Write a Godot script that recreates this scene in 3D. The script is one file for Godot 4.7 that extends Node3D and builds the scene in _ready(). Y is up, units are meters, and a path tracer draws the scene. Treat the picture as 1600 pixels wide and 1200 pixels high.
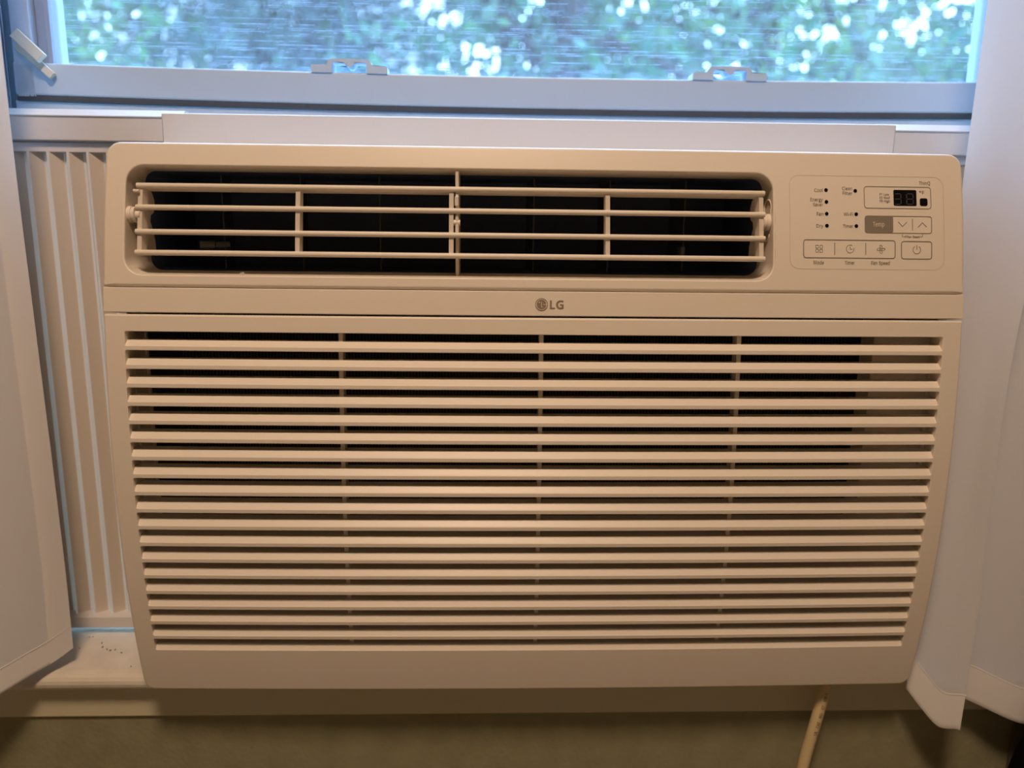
extends Node3D
# A window air conditioner seen from slightly above. Lengths in metres, y up.
# Shapes are laid out in a frame whose origin is at lens height in the middle of the room side; OFF moves it onto the floor.
const OFF := Vector3(0, 1.2, 0.7)

# ------------------------------------------------------------------ mesh builder
class MB:
	var v := PackedVector3Array()
	var n := PackedVector3Array()
	var uv := PackedVector2Array()
	var ix := PackedInt32Array()

	func vert(p: Vector3, nn: Vector3, t := Vector2.ZERO) -> int:
		v.append(p); n.append(nn); uv.append(t)
		return v.size() - 1

	func face(a: int, b: int, c: int) -> void:
		var cr := (v[b] - v[a]).cross(v[c] - v[a])
		if cr.length_squared() < 1e-20:
			return
		if cr.dot(n[a] + n[b] + n[c]) > 0.0:
			ix.append_array([a, c, b])
		else:
			ix.append_array([a, b, c])

	func tri(a: Vector3, b: Vector3, c: Vector3, na: Vector3, nb: Vector3, nc: Vector3) -> void:
		face(vert(a, na), vert(b, nb), vert(c, nc))

	func quad(a: Vector3, b: Vector3, c: Vector3, d: Vector3, nn: Vector3) -> void:
		var i := vert(a, nn, Vector2(0, 0)); var j := vert(b, nn, Vector2(1, 0))
		var k := vert(c, nn, Vector2(1, 1)); var l := vert(d, nn, Vector2(0, 1))
		face(i, j, k); face(i, k, l)

	# box with rounded-looking chamfered edges, centre c, full size s, turned by b
	func rbox(c: Vector3, s: Vector3, r := 0.001, b := Basis.IDENTITY) -> void:
		var h := s / 2.0
		r = minf(r, minf(h.x, minf(h.y, h.z)) * 0.9)
		for ax in 3:
			for sg in [-1.0, 1.0]:
				var nn := Vector3.ZERO; nn[ax] = sg
				var p := []
				for q in [[-1, -1], [1, -1], [1, 1], [-1, 1]]:
					var w := Vector3.ZERO
					w[ax] = sg * h[ax]
					w[(ax + 1) % 3] = q[0] * (h[(ax + 1) % 3] - r)
					w[(ax + 2) % 3] = q[1] * (h[(ax + 2) % 3] - r)
					p.append(c + b * w)
				quad(p[0], p[1], p[2], p[3], b * nn)
		for ax in 3:
			var a1 := (ax + 1) % 3; var a2 := (ax + 2) % 3
			for s1 in [-1.0, 1.0]:
				for s2 in [-1.0, 1.0]:
					var n1 := Vector3.ZERO; n1[a1] = s1
					var n2 := Vector3.ZERO; n2[a2] = s2
					var ids := []
					for e in [-1.0, 1.0]:
						var w1 := Vector3.ZERO; w1[ax] = e * (h[ax] - r); w1[a1] = s1 * h[a1]; w1[a2] = s2 * (h[a2] - r)
						var w2 := Vector3.ZERO; w2[ax] = e * (h[ax] - r); w2[a1] = s1 * (h[a1] - r); w2[a2] = s2 * h[a2]
						ids.append(vert(c + b * w1, b * n1)); ids.append(vert(c + b * w2, b * n2))
					face(ids[0], ids[1], ids[3]); face(ids[0], ids[3], ids[2])
		for sx in [-1.0, 1.0]:
			for sy in [-1.0, 1.0]:
				for sz in [-1.0, 1.0]:
					tri(c + b * Vector3(sx * h.x, sy * (h.y - r), sz * (h.z - r)), c + b * Vector3(sx * (h.x - r), sy * h.y, sz * (h.z - r)), c + b * Vector3(sx * (h.x - r), sy * (h.y - r), sz * h.z),
						b * Vector3(sx, 0, 0), b * Vector3(0, sy, 0), b * Vector3(0, 0, sz))

	func span(lo: Vector3, hi: Vector3, r := 0.001) -> void:
		rbox((lo + hi) / 2.0, (hi - lo).abs(), r)

	# smooth sheet through rows of points
	func sheet(rows: Array, uvs := Vector2(1, 1), flip := false) -> void:
		var nr := rows.size(); var nc: int = rows[0].size()
		var base := v.size()
		for i in nr:
			for j in nc:
				var du: Vector3 = rows[i][mini(j + 1, nc - 1)] - rows[i][maxi(j - 1, 0)]
				var dv: Vector3 = rows[mini(i + 1, nr - 1)][j] - rows[maxi(i - 1, 0)][j]
				var nn := du.cross(dv).normalized()
				if flip:
					nn = -nn
				vert(rows[i][j], nn, Vector2(j * uvs.x / (nc - 1), i * uvs.y / (nr - 1)))
		for i in nr - 1:
			for j in nc - 1:
				var a := base + i * nc + j
				face(a, a + 1, a + nc + 1); face(a, a + nc + 1, a + nc)

	func tube(path: Array, r, sides := 12, caps := true, squash := 1.0) -> void:
		var rings := []
		var up := Vector3(0.13, 0.21, 0.97)
		for i in path.size():
			var t: Vector3 = (path[mini(i + 1, path.size() - 1)] - path[maxi(i - 1, 0)]).normalized()
			var sd := t.cross(up).normalized(); var u2 := sd.cross(t).normalized()
			var rr: float = r[i] if r is Array else r
			var ring := []
			for k in sides:
				var a := TAU * k / sides
				var d := sd * cos(a) + u2 * sin(a) * squash
				ring.append(vert(path[i] + d * rr, d.normalized(), Vector2(float(k) / sides, i)))
			rings.append(ring)
		for i in rings.size() - 1:
			for k in sides:
				var k2 := (k + 1) % sides
				face(rings[i][k], rings[i][k2], rings[i + 1][k2]); face(rings[i][k], rings[i + 1][k2], rings[i + 1][k])
		if caps:
			for e in [0, path.size() - 1]:
				var t2: Vector3 = (path[1] - path[0] if e == 0 else path[e] - path[e - 1]).normalized() * (-1.0 if e == 0 else 1.0)
				var c := vert(path[e], t2)
				var ids := []
				for k in sides:
					ids.append(vert(v[rings[e][k]], t2))
				for k in sides:
					face(c, ids[k], ids[(k + 1) % sides])

	# a flat outline in two axes, given thickness along the third: map(Vector2, depth) -> Vector3
	func extrude(poly: PackedVector2Array, d0: float, d1: float, to3: Callable) -> void:
		var tr := Geometry2D.triangulate_polygon(poly)
		var nz: Vector3 = (to3.call(poly[0], 1.0) - to3.call(poly[0], 0.0)).normalized()
		for d in [d0, d1]:
			var nn: Vector3 = nz * (1.0 if d == maxf(d0, d1) else -1.0)
			for k in range(0, tr.size(), 3):
				tri(to3.call(poly[tr[k]], d), to3.call(poly[tr[k + 1]], d), to3.call(poly[tr[k + 2]], d), nn, nn, nn)
		var ccw := not Geometry2D.is_polygon_clockwise(poly)
		for k in poly.size():
			var a := poly[k]; var b := poly[(k + 1) % poly.size()]
			var o := (b - a).orthogonal().normalized() * (-1.0 if ccw else 1.0)
			o = Vector2(b.y - a.y, a.x - b.x).normalized() * (1.0 if ccw else -1.0)
			var nn: Vector3 = (to3.call(a + o, d0) - to3.call(a, d0)).normalized()
			quad(to3.call(a, d0), to3.call(b, d0), to3.call(b, d1), to3.call(a, d1), nn)

	func mesh(shift: Vector3) -> ArrayMesh:
		var vv := PackedVector3Array()
		vv.resize(v.size())
		for i in v.size():
			vv[i] = v[i] + shift
		var arr := []
		arr.resize(Mesh.ARRAY_MAX)
		arr[Mesh.ARRAY_VERTEX] = vv
		var nn := PackedVector3Array(); nn.resize(n.size())
		for i in n.size():
			nn[i] = n[i].normalized()
		arr[Mesh.ARRAY_NORMAL] = nn
		arr[Mesh.ARRAY_TEX_UV] = uv
		arr[Mesh.ARRAY_INDEX] = ix
		var m := ArrayMesh.new()
		m.add_surface_from_arrays(Mesh.PRIMITIVE_TRIANGLES, arr)
		return m

# ------------------------------------------------------------------ scene helpers
var bases := {}

func thing(called: String, label: String, category: String, at: Vector3, group := "") -> Node3D:
	var o := Node3D.new()
	o.name = called
	add_child(o, true)
	o.position = at + OFF
	bases[o] = at
	o.set_meta("label", label)
	o.set_meta("category", category)
	if group:
		o.set_meta("group", group)
	return o

func base_of(o: Node3D) -> Vector3:
	return bases.get(o, -OFF)

func obj(called: String, mb: MB, m: Material, parent: Node3D = null) -> MeshInstance3D:
	var o := MeshInstance3D.new()
	o.name = called
	o.material_override = m
	o.cast_shadow = GeometryInstance3D.SHADOW_CASTING_SETTING_ON
	if parent:
		o.mesh = mb.mesh(-base_of(parent))
		parent.add_child(o, true)
		bases[o] = base_of(parent)
	else:
		o.mesh = mb.mesh(OFF)
		add_child(o, true)
	return o

func struct(called: String, mb: MB, m: Material) -> MeshInstance3D:
	var o := obj(called, mb, m)
	o.set_meta("kind", "structure")
	return o

func mat(c: Color, rough := 0.5, spec := 0.5) -> StandardMaterial3D:
	var m := StandardMaterial3D.new()
	m.albedo_color = c
	m.roughness = rough
	m.metallic_specular = spec
	return m

func noise_tex(freq: float, oct: int, sd: int, normal: bool, strength := 2.0, c0 := Color.BLACK, c1 := Color.WHITE, size := 512) -> NoiseTexture2D:
	var f := FastNoiseLite.new()
	f.noise_type = FastNoiseLite.TYPE_SIMPLEX_SMOOTH
	f.frequency = freq
	f.fractal_octaves = oct
	f.seed = sd
	var t := NoiseTexture2D.new()
	t.width = size; t.height = size
	t.seamless = true
	t.noise = f
	if normal:
		t.as_normal_map = true
		t.bump_strength = strength
	else:
		var g := Gradient.new()
		g.set_color(0, c0); g.set_color(1, c1)
		t.color_ramp = g
	return t

# a wavy cloth curve through control points
func cat(p: Array, t: float) -> Vector3:
	var k := clampi(int(floor(t)), 0, p.size() - 2)
	var f := t - k
	var a: Vector3 = p[maxi(k - 1, 0)]; var b: Vector3 = p[k]
	var c: Vector3 = p[k + 1]; var d: Vector3 = p[mini(k + 2, p.size() - 1)]
	return b.cubic_interpolate(c, a, d, f)

# ------------------------------------------------------------------ the front of the unit: a sheet bowed both ways
const HALF := 0.33
const SAG := 0.004

func face_z(u: float, y: float) -> float:
	var z := (((-1.3605937689644818 * y - 0.9654621705210403) * y - 0.7492563578558774) * y - 0.22067740437070782) * y - 0.597810496933222
	return z + SAG * (1.0 - (u / HALF) * (u / HALF))

func face_frame(u: float, y: float) -> Transform3D:
	var e := 0.0005
	var tu := Vector3(2 * e, 0, face_z(u + e, y) - face_z(u - e, y)).normalized()
	var ty := Vector3(0, 2 * e, face_z(u, y + e) - face_z(u, y - e)).normalized()
	var nn := tu.cross(ty).normalized()
	return Transform3D(Basis(tu, nn.cross(tu), nn), Vector3(u, y, face_z(u, y)))

func fp(u: float, y: float, d: float) -> Vector3:
	var f := face_frame(u, y)
	return f.origin + f.basis.z * d

func fn(u: float, y: float, l: Vector3) -> Vector3:
	return face_frame(u, y).basis * l

# rounded rectangle, anticlockwise; radii bl br tr tl; sides sampled every step
func rrect(u0: float, u1: float, y0: float, y1: float, r: Array, step := 0.01) -> PackedVector2Array:
	var out := PackedVector2Array()
	var cs := [Vector2(u0 + r[0], y0 + r[0]), Vector2(u1 - r[1], y0 + r[1]), Vector2(u1 - r[2], y1 - r[2]), Vector2(u0 + r[3], y1 - r[3])]
	for k in 4:
		var a0 := PI + k * PI / 2
		var rr: float = r[k]
		var cnt := 8 if rr > 0.003 else 3
		for i in cnt + 1:
			var a := a0 + PI / 2 * i / cnt
			out.append(cs[k] + Vector2(cos(a), sin(a)) * rr)
		var a := out[-1]
		var nk := (k + 1) % 4
		var an := a0 + PI / 2
		var b: Vector2 = cs[nk] + Vector2(cos(an), sin(an)) * r[nk]
		var m := int((b - a).length() / step)
		for i in range(1, m):
			out.append(a.lerp(b, float(i) / m))
	var clean := PackedVector2Array()
	for p in out:
		if clean.is_empty() or clean[-1].distance_to(p) > 1e-6:
			clean.append(p)
	if clean[0].distance_to(clean[-1]) < 1e-6:
		clean.remove_at(clean.size() - 1)
	return clean

func outward(poly: PackedVector2Array) -> PackedVector2Array:   # for anticlockwise outlines
	var o := PackedVector2Array()
	var c := poly.size()
	for k in c:
		var a := (poly[k] - poly[(k + c - 1) % c]).normalized()
		var b := (poly[(k + 1) % c] - poly[k]).normalized()
		var na := Vector2(a.y, -a.x); var nb := Vector2(b.y, -b.x)
		o.append(((na + nb) / maxf(0.3, 1.0 + na.dot(nb))))
	return o

# a moulded front plate with an optional opening, rolled over at its edges and turned back by depth
func plate(mb: MB, outer: PackedVector2Array, hole: PackedVector2Array, ro: float, rh: float, deep_o: float, deep_h: float, step := 0.012) -> void:
	var no := outward(outer)
	var pts := PackedVector2Array()
	var inner_o := PackedVector2Array()
	for k in outer.size():
		inner_o.append(outer[k] - no[k] * ro)
	var nh := PackedVector2Array()
	var outer_h := PackedVector2Array()
	if hole.size():
		nh = outward(hole)
		for k in hole.size():
			outer_h.append(hole[k] + nh[k] * rh)
	pts.append_array(inner_o)
	pts.append_array(outer_h)
	var lo := outer[0]; var hi := outer[0]
	for p in outer:
		lo = lo.min(p); hi = hi.max(p)
	var rng := RandomNumberGenerator.new(); rng.seed = 5
	var gx := lo.x + step * 0.5
	while gx < hi.x:
		var gy := lo.y + step * 0.5
		while gy < hi.y:
			var p := Vector2(gx + rng.randf_range(-1, 1) * 1e-5, gy + rng.randf_range(-1, 1) * 1e-5)
			if Geometry2D.is_point_in_polygon(p, inner_o) and not (hole.size() and Geometry2D.is_point_in_polygon(p, outer_h)):
				var near := false
				for q in pts.slice(0, inner_o.size() + outer_h.size()):
					if absf(q.x - p.x) < step * 0.3 and absf(q.y - p.y) < step * 0.3:
						near = true
						break
				if not near:
					pts.append(p)
			gy += step
		gx += step
	var tr := Geometry2D.triangulate_delaunay(pts)
	var ids := []
	for p in pts:
		ids.append(mb.vert(fp(p.x, p.y, 0), fn(p.x, p.y, Vector3(0, 0, 1))))
	for k in range(0, tr.size(), 3):
		var c := (pts[tr[k]] + pts[tr[k + 1]] + pts[tr[k + 2]]) / 3.0
		if Geometry2D.is_point_in_polygon(c, inner_o) and not (hole.size() and Geometry2D.is_point_in_polygon(c, outer_h)):
			mb.face(ids[tr[k]], ids[tr[k + 1]], ids[tr[k + 2]])
	for side in 2:
		var poly := outer if side == 0 else hole
		if poly.is_empty():
			continue
		var nn := no if side == 0 else nh
		var r := ro if side == 0 else rh
		var deep := deep_o if side == 0 else deep_h
		var sg := 1.0 if side == 0 else -1.0
		var rows := []
		for s in 6:
			var row := []
			for k in poly.size():
				var a := PI / 2 * mini(s, 4) / 4.0
				var q := poly[k] - nn[k] * sg * r * (1.0 - sin(a))
				var d := -r * (1.0 - cos(a))
				if s == 5:
					d = -deep
				var dir := nn[k].normalized() * sg
				row.append(mb.vert(fp(q.x, q.y, d), fn(q.x, q.y, Vector3(dir.x * sin(a), dir.y * sin(a), cos(a)))))
			rows.append(row)
		for s in 5:
			for k in poly.size():
				var k2 := (k + 1) % poly.size()
				mb.face(rows[s][k], rows[s][k2], rows[s + 1][k2]); mb.face(rows[s][k], rows[s + 1][k2], rows[s + 1][k])

# a bar of constant section along u; section points are (y, depth) and closed
func bar_u(mb: MB, u0: float, u1: float, y: float, section: Array, segs := 16) -> void:
	for k in section.size():
		var a: Vector2 = section[k]; var b: Vector2 = section[(k + 1) % section.size()]
		var l := Vector3(0, -(b.y - a.y), b.x - a.x)
		l = Vector3(0, b.y - a.y, -(b.x - a.x)).normalized()
		var last := []
		for i in segs + 1:
			var u := lerpf(u0, u1, float(i) / segs)
			var nn := fn(u, y, l)
			var now := [mb.vert(fp(u, y + a.x, a.y), nn), mb.vert(fp(u, y + b.x, b.y), nn)]
			if last:
				mb.face(last[0], last[1], now[1]); mb.face(last[0], now[1], now[0])
			last = now
	for e in [u0, u1]:
		var poly := PackedVector2Array(section)
		var tr := Geometry2D.triangulate_polygon(poly)
		var nn := fn(e, y, Vector3(-1 if e == u0 else 1, 0, 0))
		for k in range(0, tr.size(), 3):
			mb.tri(fp(e, y + poly[tr[k]].x, poly[tr[k]].y), fp(e, y + poly[tr[k + 1]].x, poly[tr[k + 1]].y), fp(e, y + poly[tr[k + 2]].x, poly[tr[k + 2]].y), nn, nn, nn)

# thin printed or raised line on the front
func ink(mb: MB, pts: PackedVector2Array, w: float, closed := false, h := 0.00025) -> void:
	var c := pts.size()
	var m := c if closed else c - 1
	for k in m:
		var a := pts[k]; var b := pts[(k + 1) % c]
		var d := (b - a).normalized() * w * 0.5
		var s := Vector2(-d.y, d.x)
		if not closed:
			if k == 0: a -= d * 0.5
			if k == m - 1: b += d * 0.5
		var nn := fn(a.x, a.y, Vector3(0, 0, 1))
		var q := [a - s, b - s, b + s, a + s]
		mb.quad(fp(q[0].x, q[0].y, h), fp(q[1].x, q[1].y, h), fp(q[2].x, q[2].y, h), fp(q[3].x, q[3].y, h), nn)
		for e in [[q[0], q[1]], [q[2], q[3]]]:
			var sd: Vector2 = (e[1] - e[0]).normalized()
			mb.quad(fp(e[0].x, e[0].y, h), fp(e[1].x, e[1].y, h), fp(e[1].x, e[1].y, 0), fp(e[0].x, e[0].y, 0), fn(a.x, a.y, Vector3(sd.y, -sd.x, 0)))

func ink_fill(mb: MB, poly: PackedVector2Array, h := 0.00025) -> void:
	mb.extrude(poly, 0.0, h, func(p: Vector2, d: float) -> Vector3: return fp(p.x, p.y, d))

func disc(c: Vector2, r: float, k := 20) -> PackedVector2Array:
	var o := PackedVector2Array()
	for i in k:
		o.append(c + Vector2(cos(TAU * i / k), sin(TAU * i / k)) * r)
	return o

func arc(c: Vector2, r: float, a0: float, a1: float, k := 16) -> PackedVector2Array:
	var o := PackedVector2Array()
	for i in k + 1:
		var a := deg_to_rad(lerpf(a0, a1, float(i) / k))
		o.append(c + Vector2(cos(a), sin(a)) * r)
	return o

var fonts := {}

func text_scale(cap: float) -> float:   # letters are drawn 46 mm tall and scaled down
	return cap / 0.046

func text_mesh(words: String, cap: float, bold := false) -> TextMesh:
	var key := "b" if bold else "n"
	if not fonts.has(key):
		var f := SystemFont.new()
		f.font_names = PackedStringArray(["Droid Sans"])
		f.font_weight = 700 if bold else 400
		fonts[key] = f
	var t := TextMesh.new()
	t.font = fonts[key]
	t.text = words
	t.font_size = 64
	t.pixel_size = 0.001
	t.depth = 0.0002 / text_scale(cap)
	t.curve_step = 1.0
	return t

# align: -1 left, 0 centre, 1 right; y is the middle of the capitals; width 0 keeps the font's own
func print_on_face(called: String, words: String, at: Vector2, cap: float, align: int, m: Material, parent: Node3D, width := 0.0, bold := false) -> void:
	var t := text_mesh(words, cap, bold)
	var bb := t.get_aabb()
	var sc := text_scale(cap)
	var sx := width / bb.size.x if width > 0.0 else sc
	var w := bb.size.x * sx
	var o := MeshInstance3D.new()
	o.name = called
	o.mesh = t
	o.material_override = m
	parent.add_child(o, true)
	var x := at.x + (0.0 if align == 0 else (w / 2 if align < 0 else -w / 2))
	var fr := face_frame(x, at.y)
	var c := bb.get_center()
	var bs := Basis(fr.basis.x * sx, fr.basis.y * sc, fr.basis.z * sc)
	# sit the letters on the baseline: middle of the capitals, not of the descenders
	var cap_mid := 0.023
	var base_y := -0.022
	o.transform = Transform3D(bs, fr.origin + fr.basis.z * 0.0002 - bs * Vector3(c.x, base_y + cap_mid, 0) - base_of(parent))

# ------------------------------------------------------------------ build
var M := {}

func _ready() -> void:
	_camera_and_light()
	_materials()
	_room()
	_window()
	_outside()
	_panel_kit()
	_air_conditioner()
	_cord()
	_curtains()
	_corner()

func _camera_and_light() -> void:
	var cam := Camera3D.new()
	cam.name = "camera"
	add_child(cam)
	cam.position = Vector3(-0.0401, 0, 0) + OFF
	cam.basis = Basis(Vector3.UP, deg_to_rad(-1.8252)) * Basis(Vector3.RIGHT, deg_to_rad(-11.3)) * Basis(Vector3.BACK, deg_to_rad(0.6662))
	cam.keep_aspect = Camera3D.KEEP_HEIGHT
	cam.near = 0.02
	cam.far = 200.0
	var at := CameraAttributesPhysical.new()
	at.frustum_focal_length = 24.0
	at.exposure_aperture = 3.3
	at.frustum_focus_distance = 0.605
	at.frustum_near = 0.02
	at.frustum_far = 200.0
	cam.attributes = at
	cam.fov = 53.1301
	cam.current = true

	var sky := ProceduralSkyMaterial.new()
	sky.sky_top_color = Color(0.60, 0.80, 1.0)
	sky.sky_horizon_color = Color(0.80, 0.92, 1.0)
	sky.sky_energy_multiplier = 3.1
	sky.ground_bottom_color = Color(0.16, 0.2, 0.14)
	sky.ground_horizon_color = Color(0.3, 0.36, 0.3)
	sky.sun_angle_max = 1.0
	var e := Environment.new()
	e.background_mode = Environment.BG_SKY
	e.sky = Sky.new()
	e.sky.sky_material = sky
	e.tonemap_mode = Environment.TONE_MAPPER_LINEAR
	e.tonemap_exposure = 1.0
	e.sdfgi_enabled = true
	e.ssao_enabled = true
	e.ssil_enabled = true
	var we := WorldEnvironment.new()
	we.name = "world_environment"
	we.environment = e
	add_child(we)

	# ceiling fitting behind the photographer: a glowing round panel and a light of its size
	var lc := Vector3(-0.10, 1.215, 0.27)
	var lamp := thing("ceiling_lamp", "round warm white ceiling lamp lighting the window from behind the viewer", "lamp", lc)
	var rim := MB.new()
	rim.tube([lc + Vector3(0, 0.036, 0), lc + Vector3(0, 0.005, 0)], 0.19, 40)
	obj("housing", rim, mat(Color(0.85, 0.84, 0.8), 0.5), lamp)
	var glow := MB.new()
	glow.tube([lc + Vector3(0, 0.004, 0), lc], 0.175, 40)
	var gm := mat(Color(0.95, 0.9, 0.8), 0.6)
	gm.emission_enabled = true
	gm.emission = Color(1.0, 0.84, 0.68)
	gm.emission_energy_multiplier = 6.0
	obj("diffuser", glow, gm, lamp)
	var al := AreaLight3D.new()
	al.name = "lamp_light"
	al.area_size = Vector2(0.3, 0.3)
	al.light_color = Color(1.0, 0.862, 0.74)
	al.light_energy = 1.86
	al.shadow_enabled = true
	al.set("area_range", 8.0)
	al.position = lc + OFF + Vector3(0, -0.006, 0)
	al.rotation_degrees = Vector3(-90, 0, 0)
	add_child(al)

func _materials() -> void:
	M.plastic = mat(Color(0.925, 0.885, 0.825), 0.40, 0.5)
	M.plastic.normal_enabled = true
	M.plastic.normal_texture = noise_tex(0.08, 3, 3, true, 1.0)
	M.plastic.normal_scale = 0.05
	M.plastic.uv1_triplanar = true
	M.plastic.uv1_scale = Vector3(30, 30, 30)
	M.slat = M.plastic
	M.band = M.plastic
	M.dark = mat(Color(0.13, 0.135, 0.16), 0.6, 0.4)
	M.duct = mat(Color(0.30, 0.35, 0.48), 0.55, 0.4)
	M.blade = mat(Color(0.20, 0.22, 0.27), 0.4, 0.5)
	M.tab = mat(Color(0.32, 0.33, 0.33), 0.25, 0.5)
	M.vinyl = mat(Color(0.875, 0.865, 0.86), 0.42, 0.5)
	M.sash = mat(Color(0.76, 0.835, 0.92), 0.45, 0.5)
	M.sash.normal_enabled = true
	M.sash.normal_texture = noise_tex(0.03, 4, 9, true, 1.0)
	M.sash.normal_scale = 0.15
	M.sash.uv1_triplanar = true
	M.sash.uv1_scale = Vector3(6, 6, 6)
	M.jamb = mat(Color(0.60, 0.66, 0.76), 0.5)
	M.track = mat(Color(0.55, 0.57, 0.62), 0.55)
	M.pile = mat(Color(0.36, 0.38, 0.41), 0.95, 0.2)
	M.stay = mat(Color(0.86, 0.85, 0.80), 0.5)
	M.sill = mat(Color.WHITE, 0.45, 0.45)
	M.sill.albedo_texture = noise_tex(0.012, 4, 21, false, 1, Color(0.83, 0.79, 0.72), Color(0.90, 0.87, 0.81))
	M.sill.uv1_triplanar = true
	M.sill.uv1_scale = Vector3(4, 4, 4)
	M.apron = mat(Color(0.83, 0.80, 0.68), 0.5, 0.4)
	M.wall = mat(Color.WHITE, 0.7, 0.3)
	M.wall.albedo_texture = noise_tex(0.02, 4, 31, false, 1, Color(0.56, 0.545, 0.43), Color(0.61, 0.59, 0.47))
	M.wall.uv1_triplanar = true
	M.wall.uv1_scale = Vector3(3, 3, 3)
	M.wall.normal_enabled = true
	M.wall.normal_texture = noise_tex(0.09, 3, 33, true, 2.0)
	M.wall.normal_scale = 0.2
	M.room = mat(Color(0.60, 0.56, 0.48), 0.8, 0.3)
	M.ceiling = mat(Color(0.86, 0.84, 0.79), 0.85, 0.3)
	M.floor = mat(Color(0.72, 0.66, 0.56), 0.5, 0.4)
	M.ink = mat(Color(0.54, 0.49, 0.42), 0.5)
	M.ink_dark = mat(Color(0.54, 0.50, 0.44), 0.5)
	M.black = mat(Color(0.045, 0.045, 0.06), 0.25)
	M.segment = mat(Color(0.30, 0.29, 0.29), 0.4)
	M.pale = mat(Color(0.90, 0.86, 0.78), 0.5)
	M.logo = mat(Color(0.57, 0.50, 0.42), 0.35, 0.6)
	M.cord = mat(Color(0.86, 0.78, 0.60), 0.4)
	M.cord_ink = mat(Color(0.22, 0.18, 0.13), 0.6)
	M.bag = mat(Color(0.03, 0.03, 0.032), 0.9, 0.2)
	M.board = mat(Color(0.38, 0.35, 0.30), 0.6, 0.3)
	M.speck = mat(Color(0.12, 0.10, 0.08), 0.9)

func _room() -> void:
	# the window wall, a slab with one opening
	var w := MB.new()
	var zf := -0.635
	var zb := -0.80
	w.span(Vector3(-1.7, -1.2, zb), Vector3(-0.49, 1.25, zf), 0.002)
	w.span(Vector3(0.478, -1.2, zb), Vector3(1.7, 1.25, zf), 0.002)
	w.span(Vector3(-0.49, -1.2, zb), Vector3(0.478, -0.402, zf), 0.002)
	w.span(Vector3(-0.49, 0.90, zb), Vector3(0.478, 1.25, zf), 0.002)
	struct("wall_front", w, M.wall)
	var l := MB.new()
	l.span(Vector3(-1.8, -1.2, -0.8), Vector3(-1.7, 1.25, 2.4)); struct("wall_left", l, M.room)
	var r := MB.new()
	r.span(Vector3(1.7, -1.2, -0.8), Vector3(1.8, 1.25, 2.4)); struct("wall_right", r, M.room)
	var b := MB.new()
	b.span(Vector3(-1.8, -1.2, 2.4), Vector3(1.8, 1.25, 2.5)); struct("wall_back", b, M.room)
	var c := MB.new()
	c.span(Vector3(-1.8, 1.25, -0.8), Vector3(1.8, 1.35, 2.5)); struct("ceiling", c, M.ceiling)
	var f := MB.new()
	f.span(Vector3(-1.8, -1.3, -0.8), Vector3(1.8, -1.2, 2.5)); struct("floor", f, M.floor)
	# stool with a rounded nose
	var s := MB.new()
	var prof := PackedVector2Array()   # (z, y)
	prof.append(Vector2(-0.80, -0.385))
	prof.append(Vector2(-0.629, -0.3856))
	for k in 9:
		var a := deg_to_rad(80.0 - 160.0 * k / 8.0)
		prof.append(Vector2(-0.629 + cos(a) * 0.0105, -0.3945 + sin(a) * 0.0088))
	prof.append(Vector2(-0.80, -0.4035))
	var nrm := []
	for x in 2:
		pass
	for k in prof.size():
		var a := prof[k]; var b2 := prof[(k + 1) % prof.size()]
		var nn := Vector3(0, -(b2.x - a.x), b2.y - a.y)
		nn = Vector3(0, b2.x - a.x, -(b2.y - a.y)).normalized()
		s.quad(Vector3(-0.58, a.y, a.x), Vector3(0.57, a.y, a.x), Vector3(0.57, b2.y, b2.x), Vector3(-0.58, b2.y, b2.x), nn)
	var cap := Geometry2D.triangulate_polygon(prof)
	for e in [-0.58, 0.57]:
		for k in range(0, cap.size(), 3):
			var nn := Vector3(signf(e), 0, 0)
			s.tri(Vector3(e, prof[cap[k]].y, prof[cap[k]].x), Vector3(e, prof[cap[k + 1]].y, prof[cap[k + 1]].x), Vector3(e, prof[cap[k + 2]].y, prof[cap[k + 2]].x), nn, nn, nn)
	var stool := struct("trim_1", s, M.sill)
	var sp := MB.new()
	var rng := RandomNumberGenerator.new(); rng.seed = 77
	for p in [[-0.419, -0.683], [-0.416, -0.6835], [-0.418, -0.663], [-0.398, -0.665], [-0.392, -0.661], [-0.388, -0.659], [-0.384, -0.660], [-0.357, -0.632], [-0.402, -0.672], [-0.376, -0.655]]:
		sp.rbox(Vector3(p[0], -0.3850, p[1]), Vector3(rng.randf_range(0.0006, 0.0022), 0.0008, rng.randf_range(0.0005, 0.0009)), 0.0002, Basis(Vector3.UP, rng.randf() * 3.0))
	var dust := obj("dust_specks", sp, M.speck, stool)
	dust.set_meta("kind", "stuff")
	# apron board under the stool
	var ap := MB.new()
	ap.span(Vector3(-0.56, -0.4355, -0.646), Vector3(0.55, -0.4036, -0.632), 0.0015)
	struct("trim_2", ap, M.apron)

func bow(x: float) -> float:   # the lower sash rail sags a little in its middle
	return 0.019 * (x - 0.05) * (x - 0.05)

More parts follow.
